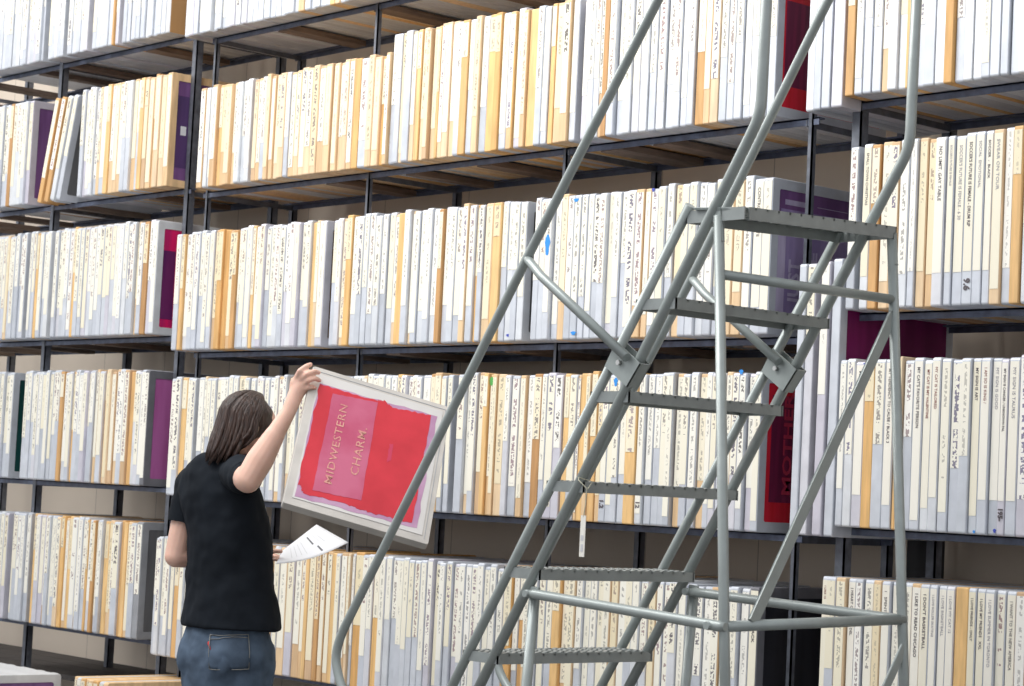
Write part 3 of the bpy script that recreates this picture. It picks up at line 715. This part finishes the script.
bm = bmesh.new(); bar(bm, LP(.985, LW-.004, 1.11), LP(.97, .10, .30), .030, .008, Vector((1,0,0))); finish(bm, 'diagonal_brace', 'ladder paint', lad)
bm = bmesh.new(); tube(bm, [LP(.965, 0, .14), LP(1.06, LW, .14)], .0135); finish(bm, 'cross_bar', 'ladder paint', lad)
# paper tag hanging from the ladder on a string
pk = onY(588, 485, LO.y-.02)
tg = empty('hanging_tag', pk, 'narrow white paper tag hanging on a string from the ladder stringer', 'tag')
bm = bmesh.new(); box(bm, -.010, .010, -.0008, .0008, -.200, -.085); o = finish(bm, 'tag', 'tag paper', tg); o.location = (-.012, 0, 0)
bm = bmesh.new(); tube(bm, [(-.012, 0, -.09), (-.006, 0, -.05), (.0, -.004, -.01), (-.02, -.018, .012), (-.035, -.004, .02), (-.02, .036, .01), (.0, .0, -.01)], .0014, 5); finish(bm, 'string', 'string', tg)
bm = bmesh.new(); box(bm, -.005, .004, -.0016, -.0009, -.185, -.165); box(bm, -.006, .004, -.0016, -.0009, -.155, -.14); o = finish(bm, 'print', 'print light', tg); o.location = (-.012, 0, 0)
#PERSON-BEGIN
# ------------------------------------------------------------------ held screen
kS = 1.0
P0 = Vector((2.4161, -.8392, 1.5909)); eul = Euler((-.6341, .2344, 1.0417))
R3 = eul.to_matrix(); dTL = depth(P0 + R3 @ Vector((-.262, 0, .314))); kS = 7.68/dTL
HW, HH = .524*kS/2, .628*kS/2; HC = CAM + (P0-CAM)*kS
held = empty('silk_screen', HC, 'large aluminium screen lettered MIDWESTERN CHARM, held up by the person', 'screen', None); held.rotation_euler = eul
def hprof(m, r, k=3):
    hw, hh = HW-m, HH-m
    pts = []
    for cx, cz, a0 in ((-hw+r, -hh+r, PI), (hw-r, -hh+r, 1.5*PI), (hw-r, hh-r, 0), (-hw+r, hh-r, .5*PI)):
        for j in range(k+1): pts.append((cx+r*math.cos(a0+j*.5*PI/k), cz+r*math.sin(a0+j*.5*PI/k)))
    return pts
bm = bmesh.new(); out = hprof(0, .008); inn = hprof(.034, .004); hth = .036
lo = [[bm.verts.new((p[0]*s, y, p[1]*s)) for p in pr] for pr, y, s in ((out, .002, .996), (out, .004, 1), (out, hth-.003, 1), (out, hth, .996), (inn, hth, 1), (inn, .002, 1))]
for a in range(6):
    A, B = lo[a], lo[(a+1)%6]
    for i in range(len(out)): bm.faces.new((A[i], A[(i+1)%len(out)], B[(i+1)%len(out)], B[i]))
bmesh.ops.recalc_face_normals(bm, faces=bm.faces); finish(bm, 'frame', 'held aluminium', held)
# seam grooves of the mitred corners and the welded inner strip
bm = bmesh.new()
box(bm, -HW+.016, HW-.016, .0008, .0022, HH-.020, HH-.018); box(bm, HW-.018, HW-.016, .0008, .0022, -HH+.018, HH-.018); finish(bm, 'groove', 'grey aluminium rim', held)
bm = bmesh.new(); box(bm, -HW+.027, HW-.027, .000, .0012, -HH+.030, HH-.030); mesh_o = finish(bm, 'mesh', 'white mesh', held)
mesh_o['label'] = 'white mesh inside the metal rim'
def wavy(bm, pts, y, amp, seed, n=14):
    rr = random.Random(seed); P = []
    for i in range(len(pts)):
        a, b = Vector(pts[i]), Vector(pts[(i+1)%len(pts)]); d = (b-a); nrm = Vector((-d.y, d.x)).normalized()
        for j in range(n):
            t = j/n; w = rr.uniform(-1, 1)*amp*(1 if j else 0); q = a+d*t+nrm*w; P.append(q)
    f = bm.faces.new([bm.verts.new((q.x, y, q.y)) for q in P]); ex = bmesh.ops.extrude_face_region(bm, geom=[f])
    for v in ex['geom']:
        if isinstance(v, bmesh.types.BMVert): v.co.y += .0004
    bmesh.ops.recalc_face_normals(bm, faces=bm.faces)
def hp(u, v): return (HW*(2*u-1), HH*(1-2*v))      # u to the right, v down, 0..1 over the frame
bm = bmesh.new(); wavy(bm, [hp(.068,.115), hp(.915,.10), hp(.905,.915), hp(.066,.94)], -.0006, .0035, 3); finish(bm, 'mauve_emulsion', 'held mauve', mesh_o)
bm = bmesh.new(); wavy(bm, [hp(.07,.12), hp(.48,.118), hp(.53,.10), hp(.60,.135), hp(.868,.105), hp(.865,.89), hp(.60,.905), hp(.42,.895), hp(.12,.905), hp(.085,.86), hp(.07,.86)], -.0014, .004, 7); finish(bm, 'red_ink', 'held red ink', mesh_o)
bm = bmesh.new(); wavy(bm, [hp(.17,.163), hp(.488,.13), hp(.503,.842), hp(.172,.868)], -.0022, .0015, 9); finish(bm, 'stencil_window', 'held pink window', mesh_o)
bm = bmesh.new(); wavy(bm, [hp(.62,.40), hp(.645,.39), hp(.65,.51), hp(.625,.53)], -.0022, .002, 12, 6); finish(bm, 'ink_streak', 'dull red ink', mesh_o)
def htext(t, u, v0, v1, hgt):
    me = textmesh(t, hgt*1.4, .0002, 1.12); me.materials.append(MATS['held letter']); o = link(me, 'lettering', mesh_o)
    w = max(v.co.x for v in me.vertices); L = (v0-v1)*HH*2; ex, ey = Vector((0,0,1)), Vector((-1,0,0)); ez = ex.cross(ey)
    o.rotation_euler = Matrix((ex, ey, ez)).transposed().to_euler(); x, z = hp(u, v0); o.location = (x, -.0030, z); o.scale = (L/w, 1, 1)
htext('MIDWESTERN', .265, .80, .22, .027); htext('CHARM.', .425, .69, .34, .029)
# ------------------------------------------------------------------ person
FH = Vector((fw.x, fw.y, 0)).normalized(); RH = Vector((RT.x, RT.y, 0)).normalized(); ZZ = Vector((0,0,1))
Fp = (RH*.70+FH*.714).normalized(); Rp = Fp.cross(ZZ)
def cap(bm, a, b, ra, rb, seg=14):
    a, b = Vector(a), Vector(b); d = (b-a); L = d.length; d.normalize(); k = max(-.95, min(.95, (ra-rb)/max(L, 1e-5)))
    t0 = math.acos(k); pr = []          # angle from +d where the cone touches the spheres
    for q in range(6): t = PI-(PI-t0)*q/5; pr.append((a, ra, t))
    for q in range(6): t = t0*(1-q/5); pr.append((b, rb, t))
    s = d.cross(Vector((0,0,1)))
    if s.length < .05: s = d.cross(Vector((1,0,0)))
    s.normalize(); t_ = s.cross(d); R = []
    for c, r, t in pr:
        if r*math.sin(t) < 1e-6: R.append([bm.verts.new(c+d*(r*math.cos(t)))])
        else: R.append([bm.verts.new(c+d*(r*math.cos(t))+(s*math.cos(x*2*PI/seg)+t_*math.sin(x*2*PI/seg))*(r*math.sin(t))) for x in range(seg)])
    for A, B in zip(R, R[1:]):
        for x in range(seg):
            y = (x+1) % seg
            if len(A) == 1: bm.faces.new((A[0], B[y], B[x]))
            elif len(B) == 1: bm.faces.new((A[x], A[y], B[0]))
            else: bm.faces.new((A[x], A[y], B[y], B[x]))
def ell(bm, c, ax, ay, az, rx, ry, rz, sub=3):
    q = bmesh.ops.create_icosphere(bm, subdivisions=sub, radius=1.0)
    for v in q['verts']:
        k = v.co.copy(); v.co = Vector(c)+ax*(k.x*rx)+ay*(k.y*ry)+az*(k.z*rz)
def rings(bm, lst, seg=28, closed=True):
    R = []
    for c, a, b in lst:
        R.append([bm.verts.new(Vector(c)+Rp*(a*math.cos(t*2*PI/seg))+Fp*(b*math.sin(t*2*PI/seg))) for t in range(seg)])
    for i in range(len(R)-1):
        for k in range(seg): bm.faces.new((R[i][k], R[i][(k+1)%seg], R[i+1][(k+1)%seg], R[i+1][k]))
    bm.faces.new(R[0][::-1]); bm.faces.new(R[-1])
    bmesh.ops.recalc_face_normals(bm, faces=bm.faces)
def remesh(o, vox, sm=4, disp=None):
    m = o.modifiers.new('remesh', 'REMESH'); m.mode = 'VOXEL'; m.voxel_size = vox; m.use_smooth_shade = True
    s = o.modifiers.new('smooth', 'SMOOTH'); s.factor = .5; s.iterations = sm
    if disp:
        tx = bpy.data.textures.new(o.name+'_folds', 'CLOUDS'); tx.noise_scale = disp[0]; tx.noise_depth = 2
        d = o.modifiers.new('folds', 'DISPLACE'); d.texture = tx; d.strength = disp[1]; d.mid_level = .5; d.texture_coords = 'LOCAL'
P = onD
pers = empty('person', (P(228, 560, 7.9).x, P(228, 560, 7.9).y, 0), 'person with brown hair, black t-shirt and jeans, seen from behind, lifting a red screen', 'person')
org = Vector(pers.location)
def pfin(bm, name, mat, parent=pers, smooth=True):
    bmesh.ops.translate(bm, verts=bm.verts, vec=-org); bmesh.ops.recalc_face_normals(bm, faces=bm.faces)
    return finish(bm, name, mat, parent, smooth)
# joints
shR, elR, wrR = P(241, 473, 7.82), P(248, 480, 7.57), P(289, 411, 7.60)
shL, elL, wrL = P(192, 486, 8.02), P(176, 556, 7.98), P(250, 558, 8.14)
hip = P(226, 650, 7.9); hipz = .87
Hc = P(251, 430, 7.88)
Fh = (RH*.92+FH*.38).normalized(); Fh = (Fh*math.cos(.38)-ZZ*math.sin(.38)).normalized(); Rh = Fh.cross(ZZ).normalized(); Uh = Rh.cross(Fh).normalized()
bm = bmesh.new()
# trunk inside the clothes
rings(bm, [(P(226, 640, 7.9), .15, .11), (P(227, 600, 7.9), .14, .10), (P(227, 550, 7.9), .145, .10), (P(222, 500, 7.9), .165, .10), (P(218, 474, 7.9), .15, .085), (P(218, 462, 7.9), .07, .06)])
cap(bm, P(218, 474, 7.9), Hc-Uh*.07-Fh*.015, .060, .052)
# head
ell(bm, Hc+Uh*.022-Fh*.012, Rh, Fh, Uh, .074, .094, .092); ell(bm, Hc-Uh*.045+Fh*.028, Rh, Fh, Uh, .058, .062, .062); ell(bm, Hc-Uh*.082+Fh*.05, Rh, Fh, Uh, .030, .030, .024)
cap(bm, Hc+Uh*.018+Fh*.082, Hc-Uh*.022+Fh*.104, .009, .014)                 # nose
ell(bm, Hc-Uh*.052+Fh*.083, Rh, Fh, Uh, .024, .012, .010)                     # lips
ell(bm, Hc+Uh*.034+Fh*.074, Rh, Fh, Uh, .052, .014, .010)                     # brow
for sg in (-1, 1): ell(bm, Hc+Rh*(sg*.079)-Uh*.005-Fh*.012, Rh, Fh, Uh, .010, .019, .030)
# right arm raised, forearm up to the frame corner
cap(bm, shR, elR, .056, .046); mid = elR.lerp(wrR, .28); cap(bm, elR, mid, .046, .049); cap(bm, mid, elR.lerp(wrR, .65), .049, .036); cap(bm, elR.lerp(wrR, .65), wrR, .034, .026)
pal = P(298.5, 388, 7.62); cap(bm, wrR, pal, .026, .029); ell(bm, P(299, 386, 7.62), RT, UP, fw, .034, .040, .024)
def finger(bm, pts, r):
    for i in range(len(pts)-1): cap(bm, pts[i], pts[i+1], r*(1-.08*i), r*(1-.08*(i+1)))
finger(bm, [P(296, 379, 7.615), P(300, 371, 7.60), P(306, 366.5, 7.605), P(310.5, 364.5, 7.625)], .0115)
finger(bm, [P(300.5, 380, 7.61), P(307, 374, 7.59), P(314, 371.5, 7.605), P(318.5, 372.5, 7.63)], .0115)
finger(bm, [P(303, 385, 7.61), P(309, 380, 7.59), P(315, 378.5, 7.605), P(319.5, 380.5, 7.63)], .0108)
finger(bm, [P(303, 391, 7.62), P(308, 387.5, 7.60), P(313, 387, 7.61), P(316.5, 389.5, 7.63)], .0100)
finger(bm, [P(293, 396, 7.63), P(299, 388, 7.67), P(306, 380, 7.715), P(311, 376, 7.735)], .0125)
# left arm, forearm crossing in front of the body to the sheet of paper
cap(bm, shL, elL, .052, .042); m2 = elL.lerp(wrL, .3); cap(bm, elL, m2, .042, .043); cap(bm, m2, wrL, .043, .026)
hl = P(264, 558, 8.15); cap(bm, wrL, hl, .026, .028); ell(bm, P(266, 558, 8.15), RT, UP, fw, .034, .018, .026)
for j, (dx, dy, dd) in enumerate(((0, -5, .02), (1, -2.5, .0), (1, 0, -.02), (0, 2.5, -.035))):
    finger(bm, [P(270, 558+dy*.6, 8.15+dd*.6), P(276+dx, 558+dy*.5, 8.15+dd), P(280+dx, 559.5+dy*.5, 8.155+dd), P(283+dx, 561+dy*.4, 8.16+dd)], .0085)
finger(bm, [P(268, 554, 8.13), P(274, 551, 8.12), P(281, 551.5, 8.115)], .010)
# legs
for sg in (-1, 1):
    h0 = Vector((hip.x, hip.y, hipz))+Rp*(sg*.088); k0 = Vector((hip.x, hip.y, .49))+Rp*(sg*.10)+Fp*.03; a0 = Vector((hip.x, hip.y, .09))+Rp*(sg*.11)-Fp*.03
    cap(bm, h0, k0, .075, .052); cap(bm, k0, a0, .052, .036); cap(bm, a0, a0+Fp*.12-ZZ*.045, .036, .03)
body = pfin(bm, 'body', 'skin'); remesh(body, .0048, 3)
# face details
for sg in (-1, 1):
    bm = bmesh.new(); ell(bm, Hc+Rh*(sg*.031)+Uh*.012+Fh*.080, Rh, Fh, Uh, .0125, .0125, .0125, 2); e = pfin(bm, 'eye', 'eye white')
    bm = bmesh.new(); ell(bm, Hc+Rh*(sg*.031)+Uh*.010+Fh*.0905, Rh, Fh, Uh, .006, .003, .006, 2); pfin(bm, 'iris', 'eye dark', e)
    bm = bmesh.new(); cap(bm, Hc+Rh*(sg*.018)+Uh*.037+Fh*.090, Hc+Rh*(sg*.047)+Uh*.035+Fh*.076, .0035, .0025); pfin(bm, 'eyebrow', 'brown hair')
bm = bmesh.new(); ell(bm, Hc-Uh*.052+Fh*.087, Rh, Fh, Uh, .022, .010, .007, 2); pfin(bm, 'lips', 'lip')
# hair: cap of hair plus locks falling to the shoulder
bm = bmesh.new()
hc = Hc+Uh*.028-Fh*.026
ell(bm, hc, Rh, Fh, Uh, .088, .094, .094); cap(bm, hc-Fh*.035-ZZ*.02, hc-Fh*.095-ZZ*.12, .076, .050)
hv = pfin(bm, 'hair', 'brown hair'); remesh(hv, .007, 3, (.03, .010))
bm = bmesh.new(); rh = random.Random(4)
for i in range(170):
    th = rh.uniform(-PI*.70, PI*.53)                      # 0 = back of head, positive to the right side
    side = (-Fh*math.cos(th)+Rh*math.sin(th)).normalized()
    pts = []; L = .10+.10*max(0, math.cos(th*.75))+rh.uniform(-.02, .025)
    if abs(th) > 1.35: L *= .8
    ro = rh.uniform(.985, 1.05)
    for j in range(7):
        ph = j/6*PI*.52; s_, c_ = math.sin(ph), math.cos(ph)
        rad = Vector((0,0,0)); rad = Rh*(math.sin(th)*s_*.092)-Fh*(math.cos(th)*s_*.100)+Uh*(c_*.098)
        pts.append(hc+rad*ro)
    last = pts[-1]; sw = rh.uniform(-.012, .012)
    for j in range(1, 6):
        t = j/5; pts.append(last-ZZ*(L*t)-side*(.006*t*t)+Rh*(sw*t)-Fh*(.055*t*t)+side*(.010*math.sin(t*3)))
    n = len(pts); tube(bm, pts, [.0035+.0055*math.sin(PI*min(1, (k+1)/n*1.0)*.9) if k < n-1 else .001 for k in range(n)], 6)
locks = pfin(bm, 'hair_locks', 'brown hair', hv)
# t-shirt
bm = bmesh.new()
rings(bm, [(P(231, 628, 7.9), .208, .155), (P(231, 612, 7.9), .200, .150), (P(230.5, 590, 7.9), .190, .142), (P(230, 555, 7.9), .182, .134), (P(226, 520, 7.9), .185, .128), (P(221, 492, 7.9), .192, .122), (P(218, 474, 7.9), .168, .100), (P(218, 462, 7.9), .105, .078), (P(219, 456, 7.9), .075, .068)])
cap(bm, shR-Rp*.03, shR.lerp(elR, .62), .076, .064); cap(bm, P(215, 472, 7.9), shR, .07, .072)
cap(bm, shL+Rp*.02, shL.lerp(elL, .40), .068, .056); cap(bm, P(214, 476, 7.9), shL, .07, .066)
tee = pfin(bm, 't_shirt', 'black cotton'); remesh(tee, .009, 4, (.13, .030))
for sg, base, top in ((1, shR.lerp(elR, .5), shR.lerp(elR, .70)), (-1, shL.lerp(elL, .34), shL.lerp(elL, .53))):
    bm = bmesh.new(); tube(bm, [base, top], [.062, .059], 22, cap=False); tube(bm, [top, base], [.055, .056], 22, cap=False); pfin(bm, 'sleeve_cuff', 'black cotton', tee)
def patch(pix, d, off, name, mat, parent, target, nx=10, ny=10):
    bm = bmesh.new(); a, b, c, e = [P(x, y, d) for x, y in pix]
    G = [[bm.verts.new((a.lerp(b, i/nx)).lerp(e.lerp(c, i/nx), j/ny)) for i in range(nx+1)] for j in range(ny+1)]
    for j in range(ny):
        for i in range(nx): bm.faces.new((G[j][i], G[j][i+1], G[j+1][i+1], G[j+1][i]))
    o = pfin(bm, name, mat, parent); m = o.modifiers.new('wrap', 'SHRINKWRAP'); m.target = target; m.wrap_method = 'NEAREST_SURFACEPOINT'; m.offset = off
    s = o.modifiers.new('solid', 'SOLIDIFY'); s.thickness = .0015; s.offset = 1
    return o
for k, (x0, y0, x1, y1) in enumerate(((264.5, 506, 266, 524), (266, 522, 269, 536), (264, 530, 267, 533), (265, 540, 270, 543))):
    patch([(x0, y0), (x0+1.3, y0), (x1+1.3, y1), (x1, y1)], 7.90, .003, 'chest_print', 'white print', tee, tee, 2, 6)
# jeans
bm = bmesh.new()
rings(bm, [(P(227, 622, 7.9), .168, .120), (P(228, 640, 7.9), .186, .145), (P(228, 662, 7.9), .194, .158), (P(228, 662, 7.9)-ZZ*.06, .192, .150), (P(228, 662, 7.9)-ZZ*.12, .188, .138), (P(228, 662, 7.9)-ZZ*.15, .170, .12)])
ell(bm, P(228.5, 658, 7.9)-Fp*.055+Rp*.078, Rp, Fp, ZZ, .084, .098, .105); ell(bm, P(226, 658, 7.9)-Fp*.055-Rp*.070, Rp, Fp, ZZ, .080, .098, .105)
for sg in (-1, 1):
    h0 = Vector((P(228, 650, 7.9).x, P(228, 650, 7.9).y, hipz-.04))+Rp*(sg*.092); k0 = Vector((hip.x, hip.y, .49))+Rp*(sg*.10)+Fp*.03; a0 = Vector((hip.x, hip.y, .08))+Rp*(sg*.11)-Fp*.03
    cap(bm, h0, k0, .102, .078); cap(bm, k0, a0, .070, .058)
jn = pfin(bm, 'jeans', 'denim'); remesh(jn, .009, 3, (.06, .014))
pk = patch([(203, 634), (251, 634), (250, 670), (206, 670)], 7.72, .004, 'back_pocket', 'denim', jn, jn)
for q in ([(203, 633.5), (251, 633.5), (251, 634.3), (203, 634.3)], [(203, 636.5), (251, 636.5), (251, 637.1), (203, 637.1)], [(203, 634), (203.7, 634), (206.7, 670), (206, 670)], [(250.3, 634), (251, 634), (250, 670), (249.3, 670)], [(206, 669.3), (250, 669.3), (250, 670), (206, 670)]):
    patch(q, 7.72, .0065, 'stitching', 'denim stitch', pk, jn, 8, 2)
patch([(202.2, 640), (204.2, 640), (204.2, 645), (202.2, 645)], 7.72, .005, 'pocket_tab', 'red tab', pk, jn, 2, 2)
for sg in (-1, 1):
    a0 = Vector((hip.x, hip.y, .09))+Rp*(sg*.11)-Fp*.03
    bm = bmesh.new(); cap(bm, a0-ZZ*.04-Fp*.02, a0-ZZ*.04+Fp*.13, .048, .044); cap(bm, a0-ZZ*.01, a0-ZZ*.03, .05, .05)
    bmesh.ops.bisect_plane(bm, geom=bm.verts[:]+bm.edges[:]+bm.faces[:], plane_co=(0,0,.004), plane_no=(0,0,-1), clear_outer=True); pfin(bm, 'shoe', 'shoe black')
# sheet of paper
cs = [P(282, 551, 8.20), P(316.5, 524.5, 8.38), P(348.5, 542.5, 8.22), P(276, 564, 8.06)]
def pp(i, j): q = cs[0].lerp(cs[1], i).lerp(cs[3].lerp(cs[2], i), j); return q - UP*(.018*math.sin(PI*i)*(j)) 
bm = bmesh.new(); n = 10; G = [[bm.verts.new(pp(i/n, j/n)) for i in range(n+1)] for j in range(n+1)]
for j in range(n):
    for i in range(n): bm.faces.new((G[j][i], G[j][i+1], G[j+1][i+1], G[j+1][i]))
sh = finish(bm, 'paper_sheet', 'paper', None, True); s = sh.modifiers.new('solid', 'SOLIDIFY'); s.thickness = .0006
tag(sh, 'white printed sheet of paper in the person\'s lower hand', 'paper')
def pline(i0, j0, i1, j1, w, mat):
    bm = bmesh.new(); m = 8
    A = [pp(i0+(i1-i0)*t/m, j0+(j1-j0)*t/m)-fw*.0022 for t in range(m+1)]; B = [pp(i0+(i1-i0)*t/m+w, j0+(j1-j0)*t/m)-fw*.0022 for t in range(m+1)]
    a = [bm.verts.new(p) for p in A]; b = [bm.verts.new(p) for p in B]
    for t in range(m): bm.faces.new((a[t], a[t+1], b[t+1], b[t]))
    o = finish(bm, 'printing', mat, sh)
pline(.62, .16, .62, .50, .03, 'print grey'); pline(.66, .62, .66, .86, .03, 'print grey')
for i in (.22, .30, .38, .46): pline(i, .2, i, .75, .012, 'print light')
pline(.80, .3, .80, .6, .02, 'print light'); pline(.74, .2, .74, .5, .012, 'print light')
#PERSON-END
# ------------------------------------------------------------------ light
W = bpy.data.worlds.new('world'); bpy.context.scene.world = W; W.use_nodes = True
W.node_tree.nodes['Background'].inputs[0].default_value = (.93, .95, 1, 1); W.node_tree.nodes['Background'].inputs[1].default_value = .92
def area(name, loc, target, sx, sy, power, col=(1,1,1)):
    l = bpy.data.lights.new(name, 'AREA'); l.shape = 'RECTANGLE'; l.size = sx; l.size_y = sy; l.energy = power; l.color = col
    o = bpy.data.objects.new(name, l); C.objects.link(o); o.location = loc
    o.rotation_euler = (Vector(target)-Vector(loc)).to_track_quat('-Z', 'Y').to_euler(); return o
area('high_window_light', (-1.6, -3.4, 5.7), (1.2, 0, 2.9), 7, 1.4, 235, (1, .985, .95))
area('ceiling_light', (2.6, -3.0, 5.5), (4.0, 0, 2.7), 3.5, 1.2, 170, (1, .99, .97))
vs = bpy.context.scene.view_settings
vs.view_transform = 'Standard'; vs.look = 'None'; vs.gamma = 1; vs.exposure = 0; vs.use_curve_mapping = False
